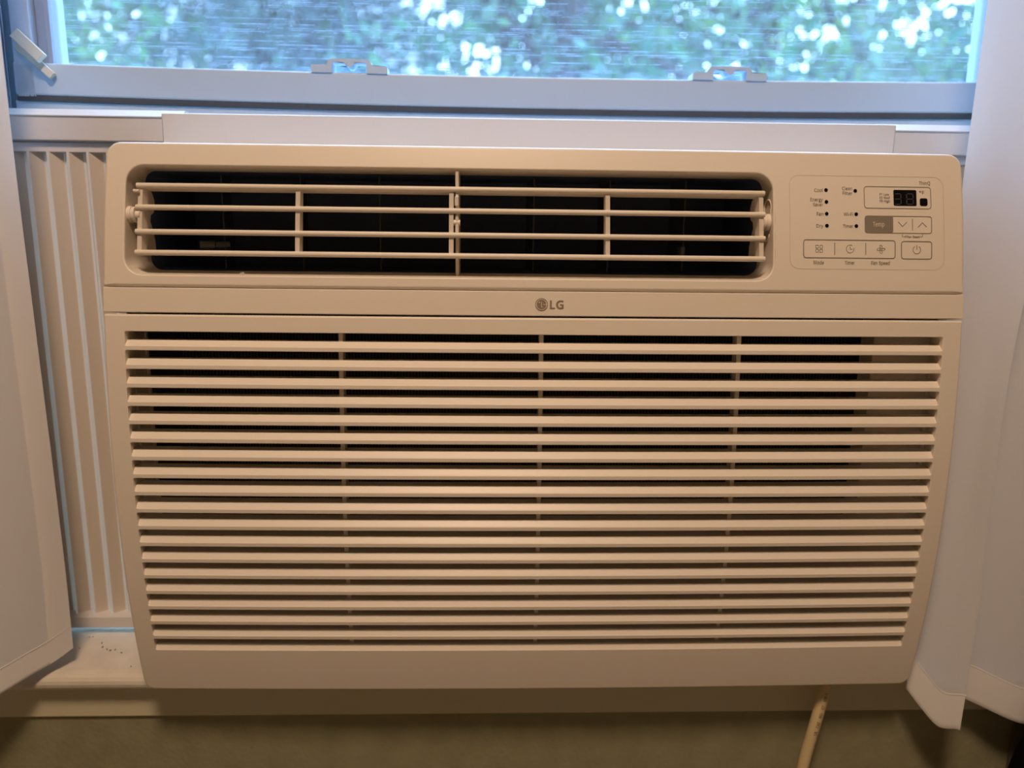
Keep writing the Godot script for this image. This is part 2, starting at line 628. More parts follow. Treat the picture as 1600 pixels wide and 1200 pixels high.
# a band along x that follows the sag of the rail
func sag_band(mb: MB, x0: float, x1: float, y0: float, y1: float, z0: float, z1: float, r := 0.0015) -> void:
	var sec := [Vector2(y0 + r, z1), Vector2(y1 - r, z1), Vector2(y1 - 0.3 * r, z1 - 0.3 * r), Vector2(y1, z1 - r), Vector2(y1, z0), Vector2(y0, z0), Vector2(y0, z1 - r), Vector2(y0 + 0.3 * r, z1 - 0.3 * r)]
	for k in sec.size():
		var a: Vector2 = sec[k]; var b: Vector2 = sec[(k + 1) % sec.size()]
		var nn := Vector3(0, -(b.y - a.y), b.x - a.x).normalized()
		for i in 30:
			var xa := lerpf(x0, x1, i / 30.0); var xb := lerpf(x0, x1, (i + 1) / 30.0)
			mb.quad(Vector3(xa, a.x + bow(xa), a.y), Vector3(xb, a.x + bow(xb), a.y), Vector3(xb, b.x + bow(xb), b.y), Vector3(xa, b.x + bow(xa), b.y), nn)

func _window() -> void:
	var root := Node3D.new()
	root.name = "window_1"
	root.set_meta("kind", "structure")
	add_child(root)
	root.position = Vector3(0, 0, -0.74) + OFF
	bases[root] = Vector3(0, 0, -0.74)
	# jambs with sliding tracks
	for s in [-1.0, 1.0]:
		var j := MB.new()
		var cx := -0.006
		var xo: float = cx + s * 0.484
		var xi: float = cx + s * 0.466
		j.span(Vector3(xo, -0.40, -0.80), Vector3(xi, 0.90, -0.636), 0.0008)
		obj("jamb", j, M.track, root)
		var t := MB.new()
		for zz in [-0.731, -0.7275]:
			t.span(Vector3(xi, 0.099, zz), Vector3(xi - s * 0.0075, 0.90, zz + 0.0014), 0.0005)
		t.span(Vector3(xi, 0.099, -0.712), Vector3(xi - s * 0.0035, 0.90, -0.709), 0.0005)
		obj("jamb_track", t, M.jamb, root)
		# stile of the raised sash
		var st := MB.new()
		var sx0: float = cx + s * 0.4575
		var sx1: float = cx + s * 0.4395
		st.span(Vector3(sx0, 0.112, -0.775), Vector3(sx1, 0.86, -0.738), 0.0015)
		obj("sash_stile", st, M.sash, root)
		var bd := MB.new()
		bd.span(Vector3(sx1, 0.130, -0.772), Vector3(cx + s * 0.4255, 0.86, -0.7475), 0.0008)
		bd.span(Vector3(cx + s * 0.4305, 0.130, -0.7475), Vector3(cx + s * 0.4255, 0.86, -0.745), 0.0006)
		obj("glazing_bead", bd, M.jamb, root)
	var rl := MB.new()
	sag_band(rl, -0.4635, 0.4515, 0.1095, 0.1370, -0.775, -0.738, 0.0016)
	sag_band(rl, -0.432, 0.420, 0.1355, 0.1374, -0.772, -0.742, 0.0004)
	obj("sash_rail", rl, M.sash, root)
	var lip := MB.new()
	sag_band(lip, -0.466, 0.454, 0.083, 0.1049, -0.775, -0.7405, 0.0008)
	obj("sash_lip", lip, M.sash, root)
	var tp := MB.new()
	tp.span(Vector3(-0.4635, 0.835, -0.775), Vector3(0.4515, 0.87, -0.738), 0.0015)
	obj("sash_rail", tp, M.sash, root)
	var hd := MB.new()
	hd.span(Vector3(-0.49, 0.865, -0.80), Vector3(0.478, 0.90, -0.66), 0.001)
	obj("head_jamb", hd, M.sash, root)
	# fuzzy weatherstrip
	var pl := MB.new()
	sag_band(pl, -0.4635, 0.4515, 0.1045, 0.1098, -0.765, -0.7385, 0.0006)
	var wp := obj("weatherstrip", pl, M.pile, root)
	var fz := MB.new()
	var rng := RandomNumberGenerator.new(); rng.seed = 11
	for k in 2200:
		var x := rng.randf_range(-0.462, 0.451)
		var y := 0.105 + bow(x) + rng.randf_range(0.0, 0.003)
		var h := rng.randf_range(0.0012, 0.0030)
		var z := -0.7383 + rng.randf_range(0.0002, 0.0014)
		fz.tri(Vector3(x - 0.0003, y, z), Vector3(x + 0.0003, y, z), Vector3(x + rng.randf_range(-0.0005, 0.0005), y + h, z + 0.0004), Vector3(0, 0, 1), Vector3(0, 0, 1), Vector3(0, 0, 1))
	var fzo := obj("pile_fibers", fz, M.pile, wp)
	fzo.set_meta("kind", "stuff")
	# finger lifts on top of the rail
	for cx in [-0.1664, 0.1793]:
		var prof := PackedVector2Array([Vector2(-0.0338, 0), Vector2(-0.0342, 0.0008), Vector2(-0.0340, 0.0058), Vector2(-0.0332, 0.0064), Vector2(-0.0212, 0.0066), Vector2(-0.0202, 0.0072), Vector2(-0.0190, 0.0104), Vector2(-0.0175, 0.0114), Vector2(-0.006, 0.0120), Vector2(0.006, 0.0120), Vector2(0.0175, 0.0114), Vector2(0.0190, 0.0104), Vector2(0.0202, 0.0072), Vector2(0.0212, 0.0066), Vector2(0.0332, 0.0064), Vector2(0.0340, 0.0058), Vector2(0.0342, 0.0008), Vector2(0.0338, 0),
			Vector2(0.0155, 0), Vector2(0.0152, 0.0082), Vector2(0.0142, 0.0089), Vector2(0.0058, 0.0090), Vector2(0.0042, 0.0082), Vector2(0.0030, 0.0058), Vector2(0.0012, 0.0050), Vector2(-0.0012, 0.0052), Vector2(-0.0045, 0.0080), Vector2(-0.0058, 0.0090), Vector2(-0.0142, 0.0089), Vector2(-0.0152, 0.0082), Vector2(-0.0155, 0)])
		var lf := MB.new()
		var by: float = 0.1370 + bow(cx) - 0.0004
		var tilt := 0.010 if cx < 0 else 0.004
		lf.extrude(prof, -0.754, -0.7368, func(p: Vector2, d: float) -> Vector3: return Vector3(cx + p.x, by + p.y - p.x * tilt, d))
		obj("sash_lift", lf, M.sash, root)
	# two stay strips poking out from the jamb
	var s1 := MB.new()
	var d1 := Vector3(0.0222, -0.0232, 0.004).normalized()
	_strip(s1, Vector3(-0.4560, 0.1645, -0.732), Vector3(-0.4325, 0.1430, -0.728), 0.0098, 0.006)
	obj("stay_strip", s1, M.stay, root)
	var s2 := MB.new()
	_strip(s2, Vector3(-0.4580, 0.1560, -0.7365), Vector3(-0.4275, 0.1295, -0.7340), 0.0072, 0.004)
	obj("stay_strip", s2, M.stay, root)
	# pane
	var gl := MB.new()
	gl.span(Vector3(-0.436, 0.132, -0.7605), Vector3(0.424, 0.84, -0.7575), 0.0002)
	var gm := mat(Color(0.92, 0.97, 1.0, 0.06), 0.03)
	gm.transparency = BaseMaterial3D.TRANSPARENCY_ALPHA
	obj("pane", gl, gm, root)
	# insect screen outside the glass
	var sc := MB.new()
	var sz := -0.792
	var a := sc.vert(Vector3(-0.47, 0.06, sz), Vector3(0, 0, 1), Vector2(0, 0))
	var b := sc.vert(Vector3(0.458, 0.06, sz), Vector3(0, 0, 1), Vector2(0.928 / 0.16, 0))
	var c := sc.vert(Vector3(0.458, 0.87, sz), Vector3(0, 0, 1), Vector2(0.928 / 0.16, 0.81 / 0.16))
	var d := sc.vert(Vector3(-0.47, 0.87, sz), Vector3(0, 0, 1), Vector2(0, 0.81 / 0.16))
	sc.face(a, b, c); sc.face(a, c, d)
	obj("insect_screen", sc, _screen_material(), root)

func _strip(mb: MB, a: Vector3, b: Vector3, w: float, t: float) -> void:
	var x := (b - a).normalized()
	var z := Vector3(0.1, 0.15, 1)
	z = (z - x * z.dot(x)).normalized()
	mb.rbox((a + b) / 2, Vector3((b - a).length(), w, t), 0.0008, Basis(x, z.cross(x), z))

func _screen_material() -> StandardMaterial3D:
	# woven threads, with dust that catches the light unevenly along them
	var cells := 96
	var px := 8
	var n := cells * px
	var im := Image.create(n, n, false, Image.FORMAT_RGBA8)
	var f := FastNoiseLite.new()
	f.seed = 4; f.frequency = 0.02
	var f2 := FastNoiseLite.new()
	f2.seed = 8; f2.frequency = 0.06
	var rng := RandomNumberGenerator.new(); rng.seed = 3
	var rowk := []
	for r in cells:
		rowk.append(rng.randf_range(0.35, 1.0))
	for y in n:
		var cy := y % px
		for x in n:
			var cx := x % px
			var th := 0.0
			if cy < 3:
				th = maxf(th, rowk[y / px] * clampf(0.55 + 0.9 * f.get_noise_2d(x * 0.35, y * 1.4), 0.15, 1.0))
			if cx < 3:
				th = maxf(th, 0.42 * clampf(0.6 + 0.8 * f2.get_noise_2d(x, y * 0.3), 0.1, 1.0))
			var k := 0.85 + 0.15 * f2.get_noise_2d(x + 900, y)
			im.set_pixel(x, y, Color(k, k, k, th))
	var m := mat(Color(0.86, 0.93, 1.0, 0.85), 0.8, 0.2)
	m.albedo_texture = ImageTexture.create_from_image(im)
	m.transparency = BaseMaterial3D.TRANSPARENCY_ALPHA
	m.backlight_enabled = true
	m.backlight = Color(0.9, 0.95, 1.0)
	m.cull_mode = BaseMaterial3D.CULL_DISABLED
	return m

# ------------------------------------------------------------------ trees behind the window
func _outside() -> void:
	var g := MB.new()
	g.span(Vector3(-30, -2.3, -40), Vector3(30, -2.2, -0.85), 0.01)
	struct("ground", g, mat(Color(0.22, 0.30, 0.15), 0.9, 0.2))
	var leaf := MB.new()
	var rows := []
	for i in 5:
		var t := i / 4.0
		var w := sin(PI * clampf(t * 0.9 + 0.08, 0, 1)) * 0.28
		rows.append([Vector3(-w, t, 0.06 * sin(t * 3.0)), Vector3(0, t, -0.07 + 0.06 * sin(t * 3.0)), Vector3(w, t, 0.06 * sin(t * 3.0))])
	leaf.sheet(rows)
	var lm := leaf.mesh(Vector3.ZERO)
	var needle := MB.new()
	for k in 7:
		var a := k * 0.9
		needle.sheet([[Vector3(-0.03, 0.1 * k, 0), Vector3(0.03, 0.1 * k, 0)], [Vector3(-0.02 + cos(a) * 0.3, 0.1 * k + 0.35, sin(a) * 0.3), Vector3(0.02 + cos(a) * 0.3, 0.1 * k + 0.35, sin(a) * 0.3)]])
	var nm := needle.mesh(Vector3.ZERO)
	_tree("broadleaf_tree", "pale green broadleaf tree seen through the left end of the window screen", Vector3(-3.3, -2.2, -4.9), 3.9, 1.5, 0.09, 5200, Color(0.35, 0.51, 0.34), lm, 1)
	_tree("conifer_tree", "bluish dark feathery tree behind the screen, left of the left sash lift", Vector3(-1.35, -2.2, -6.0), 4.3, 1.35, 0.14, 8000, Color(0.24, 0.35, 0.39), nm, 2)
	_tree("broadleaf_tree", "blue green leafy tree above the left sash lift, mid window", Vector3(0.35, -2.2, -4.6), 3.9, 1.25, 0.09, 4800, Color(0.28, 0.43, 0.37), lm, 3)
	_tree("broadleaf_tree", "yellow green leafy tree above the right sash lift with bright sky gaps", Vector3(1.9, -2.2, -5.8), 4.1, 1.25, 0.085, 3300, Color(0.35, 0.49, 0.28), lm, 4)
	_tree("broadleaf_tree", "dark leafy tree at the right end of the window beside the white curtain", Vector3(3.5, -2.2, -4.8), 3.9, 1.4, 0.085, 4200, Color(0.29, 0.41, 0.31), lm, 5)
	# the next row of the grove fills the view between them
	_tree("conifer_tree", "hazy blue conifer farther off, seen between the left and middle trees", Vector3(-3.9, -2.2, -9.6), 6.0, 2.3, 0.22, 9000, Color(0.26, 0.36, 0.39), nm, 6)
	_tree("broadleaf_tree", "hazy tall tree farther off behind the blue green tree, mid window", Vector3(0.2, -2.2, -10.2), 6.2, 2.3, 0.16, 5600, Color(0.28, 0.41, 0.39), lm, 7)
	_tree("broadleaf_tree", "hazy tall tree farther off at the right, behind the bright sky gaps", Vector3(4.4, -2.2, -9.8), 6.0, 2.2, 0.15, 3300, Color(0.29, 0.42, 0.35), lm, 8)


func _tree(called: String, label: String, foot: Vector3, height: float, rad: float, leaf: float, count: int, tint: Color, m: Mesh, sd: int) -> void:
	var t := thing(called, label, "tree", foot)
	var rng := RandomNumberGenerator.new(); rng.seed = sd * 101
	var crown := foot + Vector3(0, height - 0.25, 0)
	var bark := mat(Color(0.22, 0.19, 0.17), 0.9, 0.2)
	var tr := MB.new()
	var path := []; var rr := []
	for k in 7:
		path.append(foot + Vector3(sin(k * 0.9 + sd) * 0.06, height * k / 6.0, cos(k * 0.7 + sd) * 0.06)); rr.append(0.16 * (1.0 - 0.11 * k))
	tr.tube(path, rr, 9)
	obj("trunk", tr, bark, t)
	var tips := []
	for k in 16:
		var br := MB.new()
		var from: Vector3 = path[3].lerp(path[6], rng.randf())
		var dir := Vector3(rng.randf_range(-1, 1), rng.randf_range(-0.35, 0.8), rng.randf_range(-1, 1)).normalized()
		var pts := []; var br_r := []
		for q in 5:
			pts.append(from + dir * rad * 0.95 * q / 4.0 + Vector3(0, 0.12 * sin(q * 0.8), 0) + Vector3(rng.randf(), rng.randf(), rng.randf()) * 0.06); br_r.append(0.045 * (1.0 - 0.2 * q))
		br.tube(pts, br_r, 6)
		obj("branch", br, bark, t)
		tips.append(pts)
	# leaves gathered in sprays along the branches
	var mm := MultiMesh.new()
	mm.transform_format = MultiMesh.TRANSFORM_3D
	mm.use_colors = true
	mm.mesh = m
	mm.instance_count = count
	var sprays := []
	for k in 70:
		var b: Array = tips[rng.randi() % tips.size()]
		var p: Vector3 = b[1 + rng.randi() % 4]
		sprays.append(p + Vector3(rng.randfn(), rng.randfn() * 0.8, rng.randfn()) * rad * 0.28)
	for k in count:
		var c: Vector3 = sprays[rng.randi() % sprays.size()]
		var p := c + Vector3(rng.randfn(), rng.randfn() * 0.75, rng.randfn()) * 0.2
		var bs := Basis.from_euler(Vector3(rng.randf_range(-1.2, 1.2), rng.randf() * TAU, rng.randf_range(-1.2, 1.2))).scaled(Vector3.ONE * leaf * rng.randf_range(0.7, 1.35))
		mm.set_instance_transform(k, Transform3D(bs, p - foot))
		var j := rng.randf_range(0.65, 1.35)
		mm.set_instance_color(k, Color(tint.r * j * rng.randf_range(0.85, 1.15), tint.g * j, tint.b * j * rng.randf_range(0.8, 1.1)).srgb_to_linear())
	var o := MultiMeshInstance3D.new()
	o.name = "foliage"
	o.multimesh = mm
	var lm := mat(Color.WHITE, 0.45, 0.5)
	lm.vertex_color_use_as_albedo = true
	lm.backlight_enabled = true
	lm.backlight = Color(0.85, 0.95, 0.75)
	lm.cull_mode = BaseMaterial3D.CULL_DISABLED
	o.material_override = lm
	o.set_meta("kind", "stuff")
	t.add_child(o, true)

# ------------------------------------------------------------------ vinyl filler kit round the unit
func _panel_kit() -> void:
	var c := thing("top_rail", "long plain white rail lying along the top of the air conditioner", "rail", Vector3(0, 0.0655, -0.690))
	var r := MB.new()
	r.span(Vector3(-0.3152, 0.0655, -0.6885), Vector3(0.3112, 0.0935, -0.6835), 0.0012)
	r.span(Vector3(-0.3152, 0.0655, -0.715), Vector3(0.3112, 0.0690, -0.6865), 0.0008)
	obj("rail", r, M.vinyl, c)
	_accordion(-1.0, "white pleated accordion side panel between left curtain and air conditioner")
	_accordion(1.0, "white accordion side panel end showing between air conditioner and right curtain")

func _accordion(s: float, label: String) -> void:
	var x0 := 0.3225 if s > 0 else 0.3225     # beside the cabinet
	var x1 := 0.4585
	var t := thing("accordion_panel", label, "window panel", Vector3(s * 0.39, -0.3775, -0.70), "accordion side panels")
	var tw := 0.0 if s < 0 else -0.0015
	var top := MB.new()
	var lo := minf(s * 0.3228, s * x1); var hi := maxf(s * 0.3228, s * x1)
	var lo2 := lo; var hi2 := hi
	lo = minf(s * 0.30, s * x1); hi = maxf(s * 0.30, s * x1)
	top.span(Vector3(lo, 0.0702 + tw, -0.705), Vector3(hi, 0.0915 + tw, -0.6895), 0.0012)
	# sloping lip along its top edge
	var ly := 0.0910 + tw
	top.quad(Vector3(lo, ly, -0.6885), Vector3(hi, ly, -0.6885), Vector3(hi, ly + 0.006, -0.6975), Vector3(lo, ly + 0.006, -0.6975), Vector3(0, 0.8, 0.6))
	top.quad(Vector3(lo, ly, -0.6885), Vector3(hi, ly, -0.6885), Vector3(hi, ly - 0.0008, -0.6885), Vector3(lo, ly - 0.0008, -0.6885), Vector3(0, 0, 1))
	top.quad(Vector3(lo, ly - 0.0008, -0.6885), Vector3(hi, ly - 0.0008, -0.6885), Vector3(hi, ly - 0.0008, -0.692), Vector3(lo, ly - 0.0008, -0.692), Vector3(0, -1, 0))
	top.span(Vector3(lo, ly, -0.705), Vector3(hi, ly + 0.006, -0.6975), 0.0006)
	obj("top_track", top, M.vinyl, t)
	lo = lo2; hi = hi2
	var sub := MB.new()
	sub.span(Vector3(lo, 0.0612, -0.709), Vector3(hi, 0.0695, -0.6945), 0.0008)
	obj("inner_track", sub, M.vinyl, t)
	var bot := MB.new()
	bot.span(Vector3(lo, -0.3784, -0.709), Vector3(hi, -0.3668, -0.6875), 0.001)
	obj("bottom_track", bot, M.vinyl, t)
	var post := MB.new()
	post.span(Vector3(s * 0.4585, -0.3772, -0.712), Vector3(s * 0.4665, 0.0915 + tw, -0.690), 0.001)
	obj("side_frame", post, M.vinyl, t)
	# pleats: broad slanting faces joined by narrow thin hinges
	var broad := MB.new()
	var hinge := MB.new()
	var per := 0.01675
	var x := 0.4585
	while x > 0.340:
		var zd := -0.7015; var zf := -0.6945
		var xs := [x, x - 0.0022, x - 0.0060, x - 0.0082, x - per]
		var zs := [zd, zd, zf, zf, zd]
		for k in 4:
			var mb := hinge if k % 2 == 0 else broad
			var xa: float = s * xs[k]; var xb: float = s * xs[k + 1]
			var nn := Vector3(-(zs[k + 1] - zs[k]) * signf(xb - xa), 0, absf(xb - xa)).normalized()
			for d in [0.0, -0.0009 if k % 2 else -0.0004]:
				var n2 := nn if d == 0.0 else -nn
				mb.quad(Vector3(xa, -0.3675, zs[k] + d), Vector3(xb, -0.3675, zs[k + 1] + d), Vector3(xb, 0.062, zs[k + 1] + d), Vector3(xa, 0.062, zs[k] + d), n2)
		x -= per
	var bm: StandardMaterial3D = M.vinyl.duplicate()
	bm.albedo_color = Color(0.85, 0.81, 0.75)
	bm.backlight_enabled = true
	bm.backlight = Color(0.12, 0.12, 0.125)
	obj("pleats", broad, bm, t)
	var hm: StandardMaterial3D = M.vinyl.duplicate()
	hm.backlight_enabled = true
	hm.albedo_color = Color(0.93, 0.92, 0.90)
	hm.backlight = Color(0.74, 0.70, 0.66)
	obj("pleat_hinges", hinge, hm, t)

# ------------------------------------------------------------------ the air conditioner
const TOP := 0.0632
const SPLIT := -0.0447
const SEAM := -0.0642
const BOTTOM := -0.3866
const SLOT0 := -0.0778
const PITCH := 0.01422
const SLOT_H := 0.0107
const SLOTS := 19
const SLOT_U := 0.3146

func _air_conditioner() -> void:
	var ac := thing("air_conditioner", "cream white window air conditioner with horizontal louvers and control panel", "air conditioner", Vector3(0, -0.378, -0.70))
	# cabinet: five sheets, open at the front, with a divider and the right-hand chassis
	var cb := MB.new()
	cb.span(Vector3(-0.322, 0.052, -1.15), Vector3(0.322, 0.0555, -0.622), 0.0008)
	cb.span(Vector3(-0.322, -0.3800, -1.15), Vector3(0.322, -0.3765, -0.625), 0.0008)
	cb.span(Vector3(-0.322, -0.3765, -1.15), Vector3(-0.3185, 0.052, -0.625), 0.0008)
	cb.span(Vector3(0.3185, -0.3765, -1.15), Vector3(0.322, 0.052, -0.625), 0.0008)
	cb.span(Vector3(-0.322, -0.3765, -1.15), Vector3(0.322, 0.052, -1.146), 0.0008)
	obj("cabinet", cb, M.vinyl, ac)
	var ch := MB.new()
	ch.span(Vector3(0.2702, -0.3765, -0.700), Vector3(0.3185, -0.0600, -0.6045), 0.001)
	ch.span(Vector3(-0.3185, -0.3765, -0.700), Vector3(-0.3155, -0.0600, -0.622), 0.001)
	ch.span(Vector3(-0.3185, -0.0665, -0.690), Vector3(0.3185, -0.0615, -0.606), 0.001)
	for s in [-1.0, 1.0]:
		ch.span(Vector3(s * 0.3168, -0.3765, -0.700), Vector3(s * 0.3200, -0.0500, -0.6015), 0.0008)
	obj("chassis", ch, M.plastic, ac)
	# evaporator with fine upright fins
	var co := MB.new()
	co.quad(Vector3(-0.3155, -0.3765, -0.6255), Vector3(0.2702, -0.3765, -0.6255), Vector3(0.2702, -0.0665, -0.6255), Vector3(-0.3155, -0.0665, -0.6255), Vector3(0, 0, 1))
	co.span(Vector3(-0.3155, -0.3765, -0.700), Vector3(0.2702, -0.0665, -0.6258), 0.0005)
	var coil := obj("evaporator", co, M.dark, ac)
	var fi := MB.new()
	var x := -0.288
	while x < 0.256:
		fi.quad(Vector3(x, -0.375, -0.6240), Vector3(x + 0.0007, -0.375, -0.6240), Vector3(x + 0.0007, -0.067, -0.6240), Vector3(x, -0.067, -0.6240), Vector3(0, 0, 1))
		fi.quad(Vector3(x, -0.375, -0.6240), Vector3(x, -0.375, -0.6255), Vector3(x, -0.067, -0.6255), Vector3(x, -0.067, -0.6240), Vector3(-1, 0, 0))
		fi.quad(Vector3(x + 0.0007, -0.375, -0.6240), Vector3(x + 0.0007, -0.375, -0.6255), Vector3(x + 0.0007, -0.067, -0.6255), Vector3(x + 0.0007, -0.067, -0.6240), Vector3(1, 0, 0))
		x += 0.0026
	var fo := obj("fins", fi, mat(Color(0.25, 0.235, 0.235), 0.6), coil)
	fo.set_meta("kind", "stuff")

	# upper panel with the outlet opening
	var up := MB.new()
	var outer := rrect(-HALF, HALF, SPLIT + 0.0003, TOP, [0.0008, 0.0008, 0.0105, 0.0105], 0.011)
	var hole := rrect(-0.3138, 0.1786, -0.0354, 0.0454, [0.013, 0.013, 0.013, 0.013], 0.011)
	plate(up, outer, hole, 0.0026, 0.0012, 0.024, 0.003)
	var panel := obj("upper_panel", up, M.plastic, ac)
	# throat of the outlet: walls running straight back
	var th := MB.new()
	var hn := outward(hole)
	var inner := rrect(-0.3112, 0.1806, -0.0345, 0.0428, [0.009, 0.009, 0.009, 0.009], 0.011)
	var in_n := outward(inner)
	var r1 := []; var r2 := []; var r3 := []
	for k in hole.size():
		var a := fp(hole[k].x, hole[k].y, -0.0025)
		var q := inner[int(round(float(k) * inner.size() / hole.size())) % inner.size()]
		# same corner layout, so matching points go straight back
		q = Vector2(clampf(hole[k].x, -0.3112 + 0.009, 0.1806 - 0.009), clampf(hole[k].y, -0.0345 + 0.009, 0.0428 - 0.009))
		var dd := (hole[k] - q)
		q = q + (dd.normalized() * 0.009 if dd.length() > 1e-6 else Vector2.ZERO)
		var b := Vector3(q.x, q.y, face_z(0, 0.0) - 0.040)
		var nn := Vector3(-hn[k].x, -hn[k].y, 0.0)
		r1.append(th.vert(a, nn)); r2.append(th.vert(b, nn)); r3.append(q)
	for k in hole.size():
		var k2 := (k + 1) % hole.size()
		th.face(r1[k], r1[k2], r2[k2]); th.face(r1[k], r2[k2], r2[k])
	obj("outlet_throat", th, M.plastic, panel)
	# dark duct behind it
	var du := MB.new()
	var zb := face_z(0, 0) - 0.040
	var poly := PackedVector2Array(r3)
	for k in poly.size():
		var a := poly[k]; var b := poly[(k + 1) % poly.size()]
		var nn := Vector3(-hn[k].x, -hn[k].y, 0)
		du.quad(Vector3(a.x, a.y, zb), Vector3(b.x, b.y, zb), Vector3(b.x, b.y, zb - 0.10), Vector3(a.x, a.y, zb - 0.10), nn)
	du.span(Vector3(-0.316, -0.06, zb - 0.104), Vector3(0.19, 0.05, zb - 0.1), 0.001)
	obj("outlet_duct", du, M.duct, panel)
	# dark upright deflectors deep in the duct
	for bx in [-0.2558, -0.1930, -0.1302, -0.0680, -0.0056, 0.0560, 0.1179]:
		var bl := MB.new()
		bl.rbox(Vector3(bx, 0.004, zb - 0.022), Vector3(0.0016, 0.074, 0.034), 0.0006, Basis(Vector3.UP, 0.12))
		var bo := obj("deflector_blade", bl, M.blade, ac)
		if absf(bx + 0.2558) < 0.001:
			var hb := MB.new()
			hb.tube([Vector3(-0.2715, -0.0140, zb + 0.000), Vector3(-0.2600, -0.0140, zb - 0.002)], 0.0033, 14)
			hb.tube([Vector3(-0.2600, -0.0140, zb - 0.002), Vector3(-0.2500, -0.0135, zb - 0.006)], 0.0026, 12)
			obj("tab", hb, M.tab, bo)
		if absf(bx - 0.1179) < 0.001:
			var hb2 := MB.new()
			hb2.rbox(Vector3(0.1165, -0.0150, zb + 0.003), Vector3(0.0038, 0.0078, 0.014), 0.001)
			obj("tab", hb2, M.tab, bo)
	# upright support in the middle of the outlet
	var cs := MB.new()
	cs.span(Vector3(-0.0660, -0.0365, zb - 0.004), Vector3(-0.0632, 0.0452, -0.6075), 0.0006)
	cs.tube([Vector3(-0.0682, 0.0055, -0.6055), Vector3(-0.0622, 0.0055, -0.6055)], 0.0022, 14)
	cs.rbox(Vector3(-0.0646, 0.0055, -0.6065), Vector3(0.0030, 0.0170, 0.006), 0.001)
	cs.rbox(Vector3(-0.0648, 0.0215, -0.6070), Vector3(0.0034, 0.0080, 0.006), 0.001)
	obj("center_support", cs, M.plastic, ac)
	_vane(ac)
	# lint caught at the outlet's lower lip
	var li := MB.new()
	var rng := RandomNumberGenerator.new(); rng.seed = 9
	for k in 9:
		var c := fp(-0.2268, -0.0345, -0.004)
		var d := Vector3(rng.randf_range(-1, 1), rng.randf_range(0, 1), rng.randf_range(-0.5, 0.5)).normalized() * 0.0022
		li.tube([c, c + d * 0.6 + Vector3(0.0003, 0, 0), c + d], 0.0002, 5)
	var lo := obj("lint", li, M.vinyl, ac)
	lo.set_meta("kind", "stuff")

	# plain band that carries the emblem
	var bd := MB.new()
	plate(bd, rrect(-HALF, HALF, SEAM + 0.0006, SPLIT - 0.0003, [0.0008, 0.0008, 0.0008, 0.0008], 0.011), PackedVector2Array(), 0.0006, 0.001, 0.024, 0.0)
	var band := obj("brand_band", bd, M.plastic, ac)
	_emblem(band)

	# intake grille: frame with toothed sides, slats and ribs
	var comb := PackedVector2Array()
	var tooth := 0.0016
	var rr := 0.0013
	var yb := SLOT0 - PITCH * (SLOTS - 1) - SLOT_H
	var left := PackedVector2Array(); var right := PackedVector2Array()
	for k in SLOTS:
		var y1 := SLOT0 - PITCH * k
		var y0 := y1 - SLOT_H
		# down the left side of this slot (from top): corner, corner
		for a in [90, 112, 135, 158, 180]:
			left.append(Vector2(-SLOT_U + rr + cos(deg_to_rad(a)) * rr, y1 - rr + sin(deg_to_rad(a)) * rr))
		for q in [0.25, 0.5, 0.75]:
			left.append(Vector2(-SLOT_U, lerpf(y1 - rr, y0 + rr, q)))
		for a in [180, 202, 225, 248, 270]:
			left.append(Vector2(-SLOT_U + rr + cos(deg_to_rad(a)) * rr, y0 + rr + sin(deg_to_rad(a)) * rr))
		if k < SLOTS - 1:
			left.append(Vector2(-SLOT_U + rr + 0.0005, y0 - 0.0004))
			left.append(Vector2(-SLOT_U + rr + 0.0005, (y0 + y1 - PITCH) / 2.0))
			left.append(Vector2(-SLOT_U + rr + 0.0005, y1 - PITCH + 0.0004))
	for p in left:
		right.append(Vector2(-p.x, p.y))
	comb.append_array(left)
	var mm := 56
	for k in range(1, mm):
		comb.append(Vector2(lerpf(left[-1].x, right[-1].x, float(k) / mm), yb))
	for k in right.size():
		comb.append(right[right.size() - 1 - k])
	for k in range(1, mm):
		comb.append(Vector2(lerpf(right[0].x, left[0].x, float(k) / mm), SLOT0))
	var gr := MB.new()
	plate(gr, rrect(-HALF, HALF, BOTTOM, SEAM - 0.0007, [0.009, 0.009, 0.0012, 0.0012], 0.009), comb, 0.0018, 0.0005, 0.017, 0.014, 0.011)
	var grille := obj("intake_grille", gr, M.plastic, ac)
	# ledge below the last slot
	var led := MB.new()
	bar_u(led, -SLOT_U, SLOT_U, yb, [Vector2(-0.004, -0.0006), Vector2(0.0, -0.0006), Vector2(0.0039, -0.0040), Vector2(0.0042, -0.0044), Vector2(0.0048, -0.0130), Vector2(0.0036, -0.0130)], 24)
	obj("ledge", led, M.plastic, grille)
	var section := [Vector2(0.0, -0.0006), Vector2(0.0001, -0.0002), Vector2(0.0004, 0.0), Vector2(0.0031, 0.0), Vector2(0.0034, -0.0002), Vector2(0.0036, -0.0006), Vector2(0.0074, -0.0040), Vector2(0.0077, -0.0044), Vector2(0.0083, -0.0130), Vector2(0.0071, -0.0130), Vector2(0.0065, -0.0055), Vector2(0.0025, -0.0022)]
	for k in SLOTS - 1:
		var sl := MB.new()
		bar_u(sl, -SLOT_U - 0.0004, SLOT_U + 0.0004, SLOT0 - PITCH * (k + 1), section, 24)
		obj("slat", sl, M.slat, grille)
